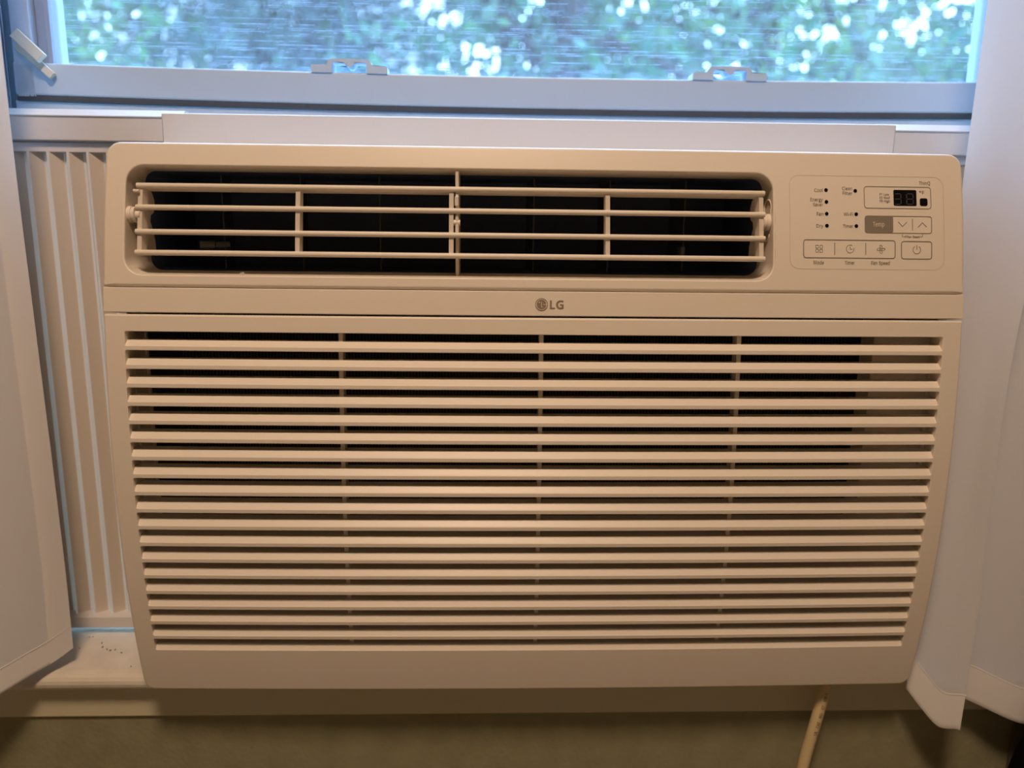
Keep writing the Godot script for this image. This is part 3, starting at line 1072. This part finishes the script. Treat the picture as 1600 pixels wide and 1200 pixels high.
	for ux in [-0.1530, 0.0008, 0.1550]:
		var rb := MB.new()
		for k in 24:
			var ya := lerpf(-0.0700, -0.3500, k / 24.0); var yc := lerpf(-0.0700, -0.3500, (k + 1) / 24.0)
			for e in [-1.0, 1.0]:
				rb.quad(fp(ux + e * 0.0016, ya, -0.0055), fp(ux + e * 0.0016, yc, -0.0055), fp(ux + e * 0.0016, yc, -0.0165), fp(ux + e * 0.0016, ya, -0.0165), Vector3(e, 0, 0))
			for d in [-0.0055, -0.0165]:
				rb.quad(fp(ux - 0.0016, ya, d), fp(ux + 0.0016, ya, d), fp(ux + 0.0016, yc, d), fp(ux - 0.0016, yc, d), fn(ux, ya, Vector3(0, 0, 1 if d > -0.01 else -1)))
		obj("rib", rb, M.plastic, grille)
	_controls(panel)

func _vane(ac: Node3D) -> void:
	var zf := -0.006
	var top := MB.new()
	var va := Node3D.new()
	va.name = "louver_frame"
	ac.add_child(va, true)
	bases[va] = base_of(ac)
	var ys := [0.0304, 0.0142, -0.0040, -0.0195]
	for y in ys:
		var b := MB.new()
		# rounded nose with a thin blade behind it that slopes down
		var path := []
		for i in 21:
			var u := lerpf(-0.3078, 0.1738, i / 20.0)
			path.append(Vector3(u, y, face_z(u, y) + zf))
		b.tube(path, 0.0021, 14)
		for i in 20:
			var p: Vector3 = path[i]; var q: Vector3 = path[i + 1]
			if i == 0: p.x = -0.3055
			if i == 19: q.x = 0.1712
			var back := Vector3(0, -0.0030 if y > 0.02 else -0.0007, -0.016)
			for e in [[0.0013, 0.0006, 1.0], [-0.0013, -0.0006, -1.0]]:
				b.quad(p + Vector3(0, e[0], 0), q + Vector3(0, e[0], 0), q + back + Vector3(0, e[1], 0), p + back + Vector3(0, e[1], 0), Vector3(0, e[2], -0.19 * e[2]))
			b.quad(p + back + Vector3(0, 0.0006, 0), q + back + Vector3(0, 0.0006, 0), q + back - Vector3(0, 0.0006, 0), p + back - Vector3(0, 0.0006, 0), Vector3(0, 0, -1))
		obj("bar", b, M.plastic, va)
	for ux in [-0.3053, -0.1858, -0.0689, 0.0515, 0.1714]:
		var p := MB.new()
		for i in 8:
			var y0 := lerpf(ys[3], ys[0], i / 8.0); var y1 := lerpf(ys[3], ys[0], (i + 1) / 8.0)
			var a := Vector3(ux, y0, face_z(ux, y0) + zf - 0.0005); var c := Vector3(ux, y1, face_z(ux, y1) + zf - 0.0005)
			var h := 0.0017
			p.quad(a + Vector3(-h, 0, 0), a + Vector3(h, 0, 0), c + Vector3(h, 0, 0), c + Vector3(-h, 0, 0), Vector3(0, 0, 1))
			for e in [-1.0, 1.0]:
				p.quad(a + Vector3(e * h, 0, 0), c + Vector3(e * h, 0, 0), c + Vector3(e * h, 0, -0.010), a + Vector3(e * h, 0, -0.010), Vector3(e, 0, 0))
			p.quad(a + Vector3(-h, 0, -0.01), a + Vector3(h, 0, -0.01), c + Vector3(h, 0, -0.01), c + Vector3(-h, 0, -0.01), Vector3(0, 0, -1))
		obj("post", p, M.plastic, va)
	# cheek plates and pivots at both ends
	for s in [-1.0, 1.0]:
		var ux := -0.3053 if s < 0 else 0.1714
		var ck := PackedVector2Array([Vector2(0, 0.030), Vector2(-0.008, 0.030), Vector2(-0.014, 0.0285), Vector2(-0.0195, 0.0245), Vector2(-0.0235, 0.0195), Vector2(-0.0240, 0.0150), Vector2(-0.0225, 0.0105), Vector2(-0.0175, 0.0085), Vector2(-0.0165, 0.0035), Vector2(-0.0190, 0.0010), Vector2(-0.0225, -0.0040), Vector2(-0.0265, -0.0115), Vector2(-0.0280, -0.0195), Vector2(0, -0.0195)])
		var cp := MB.new()
		cp.extrude(ck, -0.0007, 0.0007, func(q: Vector2, d: float) -> Vector3: return Vector3(ux + d, q.y, face_z(ux, q.y) + zf - 0.001 + q.x))
		obj("cheek_plate", cp, M.plastic, va)
		var pv := MB.new()
		var o := -0.3139 if s < 0 else 0.1785
		pv.tube([Vector3(o, 0.0085, -0.6075), Vector3(o + s * -0.0028, 0.0085, -0.6075)], 0.0064, 22)
		pv.tube([Vector3(o + s * -0.0028, 0.0085, -0.6075), Vector3(o + s * -0.0034, 0.0085, -0.6075), Vector3(o + s * -0.0055, 0.0085, -0.6075)], [0.0050, 0.0060, 0.0060], 22)
		pv.tube([Vector3(o + s * -0.0055, 0.0085, -0.6075), Vector3(ux, 0.0085, -0.6075)], 0.0032, 14)
		obj("pivot", pv, M.plastic, va)
		if s < 0:
			var pg := MB.new()
			pg.tube([Vector3(ux, 0.0262, -0.608), Vector3(ux - 0.0042, 0.0262, -0.608)], 0.0014, 10)
			obj("peg", pg, M.plastic, va)
		# long raised slot on the throat's side wall
		var ring := []
		for k in 33:
			var a := TAU * k / 32.0
			var yy := 0.0095 + signf(sin(a)) * 0.010 + sin(a) * 0.006
			ring.append(Vector3(o + s * 0.0004, yy, -0.6125 + cos(a) * 0.0075))
		var rg := MB.new()
		rg.tube(ring, 0.0007, 8, false)
		obj("slot_rim", rg, M.plastic, va)

func _emblem(band: Node3D) -> void:
	var c := Vector2(0.0003, -0.0550)
	var e := MB.new()
	var R := 0.0048
	ink(e, disc(c, R - 0.00028, 40), 0.00056, true)
	# solid face inside a pale ring, open to the right
	ink_fill(e, disc(c, R * 0.745, 36))
	var em := obj("emblem", e, M.logo, band)
	var p := MB.new()
	ink_fill(p, disc(c + Vector2(-0.0017, 0.0017), 0.00052, 14), 0.0004)
	ink(p, PackedVector2Array([c + Vector2(-0.0001, 0.0020), c + Vector2(-0.0001, -0.0019), c + Vector2(0.0009, -0.0019)]), 0.00045, false, 0.0004)
	ink(p, PackedVector2Array([c + Vector2(0.0013, 0.0001), c + Vector2(R * 0.80, 0.0001)]), 0.00045, false, 0.0004)
	ink(p, arc(c, R * 0.80, 75, 360, 40), 0.00045, false, 0.0004)
	obj("emblem_line", p, M.pale, em)
	print_on_face("lettering", "LG", Vector2(0.01185, -0.0550), 0.0064, 0, M.logo, band, 0.0105, true)

# design grid of the control panel: about a tenth of a millimetre, y downwards
func cp(x: float, y: float) -> Vector2:
	return Vector2(0.2020 + (x - 190.0) * 9.5e-5, 0.0334 - (y - 0.012 * (x - 380.0) - 251.0) * 9.09e-5)

func cp_rect(x0: float, y0: float, x1: float, y1: float, r: float, step := 0.006) -> PackedVector2Array:
	var c := (x0 + x1) / 2.0
	var a := cp(c, y1); var b := cp(c, y0)
	var rr := r * 9.3e-5
	return rrect(cp(x0, 0).x, cp(x1, 0).x, a.y, b.y, [rr, rr, rr, rr], step)

func _controls(panel: Node3D) -> void:
	var pl := MB.new()
	ink(pl, cp_rect(78, 134, 1362, 912, 82), 0.00030, true, 0.00012)
	var cpn := obj("control_panel", pl, M.ink_soft if M.has("ink_soft") else mat(Color(0.80, 0.75, 0.64), 0.5), panel)
	var root := panel
	var fr := MB.new()
	ink(fr, cp_rect(697, 223, 1255, 404, 22), 0.00048, true)
	obj("display_frame", fr, M.ink_dark, root)
	var dp := MB.new()
	ink_fill(dp, cp_rect(942, 249, 1134, 382, 10))
	obj("display", dp, M.black, root)
	var sg := MB.new()
	for cx in [976.0, 1078.0]:
		var hx := 27.0; var hy := 44.0; var cy := 326.0
		for yy in [-hy, 0.0, hy]:
			ink(sg, PackedVector2Array([cp(cx - hx + 7, cy + yy), cp(cx + hx - 7, cy + yy)]), 0.0006, false, 0.0004)
		for xx in [-hx, hx]:
			for q in [[-hy + 6, -6.0], [6.0, hy - 6]]:
				if cx < 1000 and xx < 0:
					continue
				ink(sg, PackedVector2Array([cp(cx + xx, cy + q[0]), cp(cx + xx, cy + q[1])]), 0.0006, false, 0.0004)
	obj("display_digits", sg, M.segment, root)
	var sq := MB.new()
	ink_fill(sq, cp_rect(1162, 319, 1226, 383, 14))
	obj("sensor_window", sq, M.black, root)
	for p in [[380, 251], [381, 350], [382, 449], [383, 548], [623, 257], [627, 452], [627, 551]]:
		var ld := MB.new()
		ink_fill(ld, disc(cp(p[0], p[1]), 0.00140, 18), 0.0003)
		obj("indicator_light", ld, M.black, root)
	for t in [["Cool", 352, 252], ["Energy", 352, 331], ["Saver", 352, 373], ["Fan", 354, 450], ["Dry", 352, 549], ["Clean", 597, 238], ["Filter", 597, 278], ["Wi-Fi", 600, 453], ["Timer", 600, 552]]:
		print_on_face("lettering", t[0], cp(t[1], t[2]), 0.0026, 1, M.ink, root, {"Energy": 0.0098, "Cool": 0.0066, "Clean": 0.0079, "Timer": 0.0080, "Saver": 0.0077, "Filter": 0.0076, "Wi-Fi": 0.0073}.get(t[0], 0.0))
	for t in [["F1 Low", 286], ["F2 Med", 314], ["F3 High", 342]]:
		print_on_face("lettering", t[0], cp(826, t[1]), 0.0018, -1, M.ink, root)
	print_on_face("lettering", "ThinQ", cp(1206, 191), 0.0028, 0, M.ink, root, 0.0090)
	print_on_face("lettering", "°F", cp(1180, 272), 0.0028, 0, M.ink, root, 0.0042)
	# temperature keys
	var tf := MB.new()
	ink_fill(tf, cp_rect(700, 465, 934, 608, 16))
	obj("temp_plate", tf, M.ink_dark, root)
	print_on_face("lettering", "Temp", cp(812, 536), 0.0036, 0, M.pale, root, 0.0090)
	var tk := MB.new()
	ink(tk, cp_rect(700, 469, 1257, 610, 18), 0.00050, true)
	ink(tk, PackedVector2Array([cp(1097, 491), cp(1097, 588)]), 0.00045)
	obj("temp_keys", tk, M.ink_dark, root)
	var cv := MB.new()
	ink(cv, PackedVector2Array([cp(978, 517), cp(1013, 555), cp(1048, 518)]), 0.0004)
	ink(cv, PackedVector2Array([cp(1145, 559), cp(1180, 522), cp(1215, 559)]), 0.0004)
	ink(cv, PackedVector2Array([cp(1010, 622), cp(1010, 640), cp(1030, 640)]), 0.00035)
	ink(cv, PackedVector2Array([cp(1180, 622), cp(1180, 640), cp(1163, 640)]), 0.00035)
	obj("arrow", cv, M.ink, root)
	print_on_face("lettering", "Filter Reset", cp(1096, 641), 0.0017, 0, M.ink, root, 0.0118)
	# mode, timer and fan keys
	var mk := MB.new()
	ink(mk, cp_rect(190, 668, 950, 817, 20), 0.00062, true)
	ink(mk, PackedVector2Array([cp(447, 691), cp(447, 789)]), 0.0005)
	ink(mk, PackedVector2Array([cp(705, 693), cp(705, 791)]), 0.0005)
	obj("mode_keys", mk, M.ink_dark, root)
	var ic := MB.new()
	for q in [[-1, -1], [1, -1], [1, 1], [-1, 1]]:
		ink(ic, rrect(cp(318 + q[0] * 17, 739).x - 0.0011, cp(318 + q[0] * 17, 739).x + 0.0011, cp(318, 739 + q[1] * 17).y - 0.0011, cp(318, 739 + q[1] * 17).y + 0.0011, [0.0005, 0.0005, 0.0005, 0.0005]), 0.0003, true)
	ink(ic, arc(cp(575, 741), 0.0030, 60, 375, 30), 0.00032)
	ink(ic, PackedVector2Array([cp(575, 722), cp(575, 744), cp(595, 744)]), 0.00032)
	for k in 4:
		var a := deg_to_rad(90.0 * k)
		var c := cp(832, 745) + Vector2(cos(a), sin(a)) * 0.0019
		var pet := PackedVector2Array()
		for i in 14:
			var b := TAU * i / 14.0
			pet.append(c + Vector2(cos(b) * 0.00135, sin(b) * 0.00085).rotated(a + 0.35))
		ink(ic, pet, 0.0003, true)
	obj("key_icon", ic, M.ink, root)
	print_on_face("lettering", "Mode", cp(315, 853), 0.0027, 0, M.ink, root, 0.0080)
	print_on_face("lettering", "Timer", cp(572, 856), 0.0027, 0, M.ink, root, 0.0078)
	print_on_face("lettering", "Fan Speed", cp(829, 859), 0.0027, 0, M.ink, root, 0.0146)
	var pw := MB.new()
	ink(pw, cp_rect(1003, 680, 1257, 826, 20), 0.00062, true)
	obj("power_key", pw, M.ink_dark, root)
	var pi := MB.new()
	ink(pi, arc(cp(1132, 750), 0.0030, -235, 55, 30), 0.00042)
	ink(pi, PackedVector2Array([cp(1132, 712), cp(1132, 750)]), 0.00042)
	obj("key_icon", pi, M.ink_dark, root)

# ------------------------------------------------------------------ mains lead
func _cord() -> void:
	var ctrl := [Vector3(0.272, -0.360, -0.6255), Vector3(0.2695, -0.385, -0.621), Vector3(0.2645, -0.4065, -0.617), Vector3(0.2590, -0.4330, -0.6150), Vector3(0.2548, -0.4560, -0.615), Vector3(0.2512, -0.4800, -0.615), Vector3(0.247, -0.53, -0.616), Vector3(0.240, -0.65, -0.620), Vector3(0.236, -0.95, -0.622), Vector3(0.24, -1.19, -0.60)]
	var t := thing("power_cord", "cream power cord hanging down from under the air conditioner", "cord", ctrl[-1])
	var path := []
	for k in 73:
		path.append(cat(ctrl, k / 72.0 * (ctrl.size() - 1.001)))
	var mb := MB.new()
	mb.tube(path, 0.0051, 18)
	obj("cable", mb, M.cord, t)
	var y := -0.4045
	for wd in ["VW-1", "07", "NO", "CAT", "LR"]:
		var tm := text_mesh(wd, 0.0026)
		var bb := tm.get_aabb()
		var sc := text_scale(0.0026)
		var mid: float = y - bb.size.x * sc / 2
		var p := Vector3.ZERO; var tg := Vector3.UP
		for k in path.size() - 1:
			if path[k].y >= mid and path[k + 1].y < mid:
				p = path[k].lerp(path[k + 1], (path[k].y - mid) / (path[k].y - path[k + 1].y))
				tg = (path[k] - path[k + 1]).normalized()
		# letters run up the lead, on the side turned to the right of the lens
		var out := Vector3(0.06, 0.25, 0.95)
		out = (out - tg * out.dot(tg)).normalized()
		var o := MeshInstance3D.new()
		o.name = "lettering"
		o.mesh = tm
		o.material_override = M.cord_ink
		t.add_child(o, true)
		var bs := Basis(tg * sc, out.cross(tg) * sc, out * sc)
		o.transform = Transform3D(bs, p + out * 0.00505 - bs * bb.get_center() - base_of(t))
		y -= bb.size.x * sc + 0.0035

# ------------------------------------------------------------------ sheer curtains
func _cloth_rows(cols: Array, ylev: Array, bottoms: Array, y_from: float, y_hem: float, per_col := 10, rows := 60) -> Array:
	# cols[c][k] = Vector2(x, z) at level ylev[k]; the last level is that column's own bottom
	var out := []
	for i in rows + 1:
		var row := []
		for j in (cols.size() - 1) * per_col + 1:
			var tc := float(j) / per_col
			var pts := []
			for c in cols.size():
				var lv := []
				for k in ylev.size():
					var yy: float = ylev[k] if k < ylev.size() - 1 else bottoms[c]
					lv.append(Vector3(cols[c][k].x, yy, cols[c][k].y))
				var y_end: float = bottoms[c]
				var y0: float = y_from if y_hem <= 0.0 else y_end + y_hem
				var y := lerpf(y0, y_end, float(i) / rows)
				pts.append(_at_height(lv, y))
			row.append(cat(pts, minf(tc, cols.size() - 1.0001)))
		out.append(row)
	return out

func _at_height(lv: Array, y: float) -> Vector3:
	for k in lv.size() - 1:
		if y >= lv[k + 1].y or k == lv.size() - 2:
			var f := clampf((lv[k].y - y) / (lv[k].y - lv[k + 1].y), 0.0, 1.0)
			f = f if k else f
			var p := cat(lv, k + f * 0.9999)
			return Vector3(p.x, y, p.z)
	return lv[-1]

func _curtains() -> void:
	var sheer := mat(Color(0.93, 0.925, 0.93), 0.85, 0.2)
	sheer.backlight_enabled = true
	sheer.backlight = Color(0.72, 0.735, 0.755)
	sheer.cull_mode = BaseMaterial3D.CULL_DISABLED
	var weave := Image.create(256, 256, false, Image.FORMAT_RGB8)
	var rng := RandomNumberGenerator.new(); rng.seed = 6
	var vs := []; var hs := []
	for k in 64:
		vs.append(rng.randf_range(-0.5, 0.5)); hs.append(rng.randf_range(-0.5, 0.5))
	for y in 256:
		for x in 256:
			var hgt: float = 0.5 + 0.25 * sin(TAU * x / 4.0) + 0.15 * vs[x / 4] + 0.1 * hs[y / 4]
			weave.set_pixel(x, y, Color(hgt, hgt, hgt))
	weave.bump_map_to_normal_map(1.2)
	sheer.normal_enabled = true
	sheer.normal_texture = ImageTexture.create_from_image(weave)
	sheer.normal_scale = 0.35
	sheer.uv1_scale = Vector3(6, 14, 1)
	var hem := sheer.duplicate()
	hem.albedo_color = Color(0.95, 0.94, 0.93)
	hem.backlight = Color(0.5, 0.5, 0.5)

	var lev := [0.95, 0.20, 0.05, -0.10, -0.20, -0.30, -0.38]
	# left curtain, from its free edge outwards
	var L := [
		_col([-0.4085, -0.4120, -0.4125, -0.4105, -0.4090, -0.4080, -0.4080], [-0.637, -0.637, -0.637, -0.637, -0.637, -0.637, -0.636]),
		_col([-0.420, -0.423, -0.423, -0.421, -0.419, -0.418, -0.4190], [-0.628, -0.628, -0.627, -0.626, -0.625, -0.624, -0.622]),
		_col([-0.434, -0.436, -0.436, -0.434, -0.433, -0.432, -0.4335], [-0.622, -0.622, -0.620, -0.617, -0.614, -0.611, -0.609]),
		_col([-0.454, -0.454, -0.453, -0.451, -0.450, -0.450, -0.4515], [-0.622, -0.620, -0.615, -0.610, -0.605, -0.601, -0.597]),
		_col([-0.482, -0.480, -0.478, -0.474, -0.472, -0.470, -0.472], [-0.630, -0.622, -0.612, -0.602, -0.596, -0.590, -0.584]),
		_col([-0.505, -0.505, -0.503, -0.500, -0.498, -0.497, -0.499], [-0.612, -0.604, -0.596, -0.590, -0.586, -0.582, -0.578]),
		_col([-0.535, -0.535, -0.533, -0.532, -0.530, -0.530, -0.531], [-0.622, -0.616, -0.610, -0.606, -0.604, -0.602, -0.600]),
		_col([-0.565, -0.565, -0.565, -0.565, -0.565, -0.565, -0.565], [-0.605, -0.602, -0.600, -0.598, -0.596, -0.594, -0.592]),
	]
	var lb := [-0.3685, -0.3745, -0.3805, -0.3890, -0.3960, -0.4050, -0.4150, -0.420]
	_curtain("white sheer curtain at the left edge, hem resting on the sill", L, lev, lb, sheer, hem, 0.0225, true)
	var levr := [0.95, 0.20, 0.05, -0.10, -0.20, -0.30, -0.40]
	var R := [
		_col([0.353, 0.353, 0.349, 0.346, 0.345, 0.343, 0.3365], [-0.645, -0.643, -0.640, -0.634, -0.628, -0.620, -0.612]),
		_col([0.366, 0.365, 0.361, 0.358, 0.356, 0.352, 0.347], [-0.640, -0.636, -0.630, -0.622, -0.616, -0.609, -0.6045]),
		_col([0.386, 0.384, 0.378, 0.372, 0.368, 0.364, 0.3605], [-0.634, -0.628, -0.622, -0.612, -0.606, -0.602, -0.5985]),
		_col([0.409, 0.405, 0.397, 0.3805, 0.3755, 0.3748, 0.3706], [-0.627, -0.619, -0.611, -0.6015, -0.5955, -0.5915, -0.5896]),
		_col([0.412, 0.408, 0.400, 0.383, 0.378, 0.3775, 0.3735], [-0.626, -0.618, -0.610, -0.600, -0.594, -0.590, -0.588]),
		_col([0.414, 0.410, 0.403, 0.385, 0.379, 0.3780, 0.3742], [-0.636, -0.630, -0.625, -0.618, -0.612, -0.608, -0.603]),
		_col([0.412, 0.408, 0.400, 0.386, 0.381, 0.3790, 0.3770], [-0.640, -0.636, -0.634, -0.630, -0.627, -0.622, -0.616]),
		_col([0.424, 0.422, 0.416, 0.406, 0.402, 0.3980, 0.3960], [-0.640, -0.638, -0.634, -0.628, -0.623, -0.618, -0.612]),
		_col([0.446, 0.444, 0.442, 0.438, 0.436, 0.4360, 0.4370], [-0.632, -0.628, -0.622, -0.615, -0.610, -0.606, -0.602]),
		_col([0.470, 0.470, 0.470, 0.468, 0.466, 0.4640, 0.4620], [-0.622, -0.618, -0.613, -0.610, -0.607, -0.606, -0.606]),
		_col([0.500, 0.500, 0.500, 0.500, 0.500, 0.5000, 0.5000], [-0.612, -0.610, -0.608, -0.607, -0.606, -0.606, -0.606]),
		_col([0.530, 0.530, 0.530, 0.530, 0.530, 0.5300, 0.5300], [-0.625, -0.622, -0.620, -0.618, -0.617, -0.616, -0.616]),
	]
	var rb := [-0.3990, -0.4130, -0.4270, -0.4235, -0.4225, -0.4190, -0.4060, -0.4115, -0.4270, -0.4260, -0.4220, -0.4180]
	_curtain("white sheer curtain at the right, deep hem hanging below the sill", R, levr, rb, sheer, hem, 0.034, false)

func _col(xs: Array, zs: Array) -> Array:
	var o := []
	for k in xs.size():
		o.append(Vector2(xs[k], zs[k]))
	return o

func _curtain(label: String, cols: Array, lev: Array, bottoms: Array, sheer: Material, hem: Material, hem_h: float, side_hem: bool) -> void:
	var mid: Vector2 = cols[cols.size() / 2][-1]
	var t := thing("curtain", label, "curtain", Vector3(mid.x, bottoms[cols.size() / 2], mid.y), "sheer window curtains")
	var mb := MB.new()
	mb.sheet(_cloth_rows(cols, lev, bottoms, 0.95, 0.0, 10, 90), Vector2(1, 2))
	obj("cloth", mb, sheer, t)
	var rows := _cloth_rows(cols, lev, bottoms, 0.0, hem_h, 10, 8)
	for row in rows:
		for k in row.size():
			row[k] += Vector3(0, 0.0, 0.0012)
	# the fold of the hem closes at the bottom
	var last := []
	for p in rows[-1]:
		last.append(p + Vector3(0, 0.0003, -0.0018))
	rows.append(last)
	var hm := MB.new()
	hm.sheet(rows, Vector2(1, 0.2))
	obj("hem", hm, hem, t)
	# line of stitches along the hem's top
	var st := MB.new()
	for k in range(0, rows[0].size() - 1):
		for q in 3:
			var a: Vector3 = rows[0][k].lerp(rows[0][k + 1], q / 3.0) + Vector3(0, -0.0009, 0.0002)
			var b: Vector3 = rows[0][k].lerp(rows[0][k + 1], (q + 0.7) / 3.0) + Vector3(0, -0.0009, 0.0002)
			st.tube([a, (a + b) / 2 + Vector3(0, 0, 0.0002), b], 0.00025, 5)
	var so := obj("stitching", st, hem, t)
	so.set_meta("kind", "stuff")
	if side_hem:
		var wide := _cloth_rows(cols, lev, bottoms, 0.95, 0.0, 10, 90)
		var strip := []
		for row in wide:
			var r2 := []
			for k in 12:
				r2.append(row[k] + Vector3(0.0004, 0, 0.0010))
			strip.append(r2)
		var sh := MB.new()
		sh.sheet(strip, Vector2(0.15, 2))
		obj("side_hem", sh, hem, t)

# ------------------------------------------------------------------ lower right corner
func _corner() -> void:
	var t := thing("board", "dark upright board standing against the wall under the right curtain hem", "board", Vector3(0.50, -1.2, -0.63))
	var b := MB.new()
	b.span(Vector3(0.4575, -1.2, -0.644), Vector3(0.60, -0.44, -0.632), 0.0012)
	obj("panel", b, M.board, t)
	var g := thing("bag", "black rounded bundle at the lower right corner beneath the curtain", "bag", Vector3(0.472, -1.2, -0.566))
	var mb := MB.new()
	var rows := []
	for i in 49:
		var row := []
		var th := PI * i / 48.0
		for j in 33:
			var ph := TAU * j / 32.0
			var d := Vector3(sin(th) * cos(ph), cos(th), sin(th) * sin(ph))
			d /= pow(pow(absf(d.x), 6.0) + pow(absf(d.y), 6.0) + pow(absf(d.z), 6.0), 1.0 / 6.0)
			var r := 1.0 + 0.03 * sin(ph * 5.0 + th * 6.0) * sin(th)
			row.append(Vector3(0.4675, -0.804, -0.566) + Vector3(d.x * 0.056 * r, d.y * 0.396, d.z * 0.026 * r))
		rows.append(row)
	mb.sheet(rows, Vector2(1, 1), true)
	obj("bundle", mb, M.bag, g)
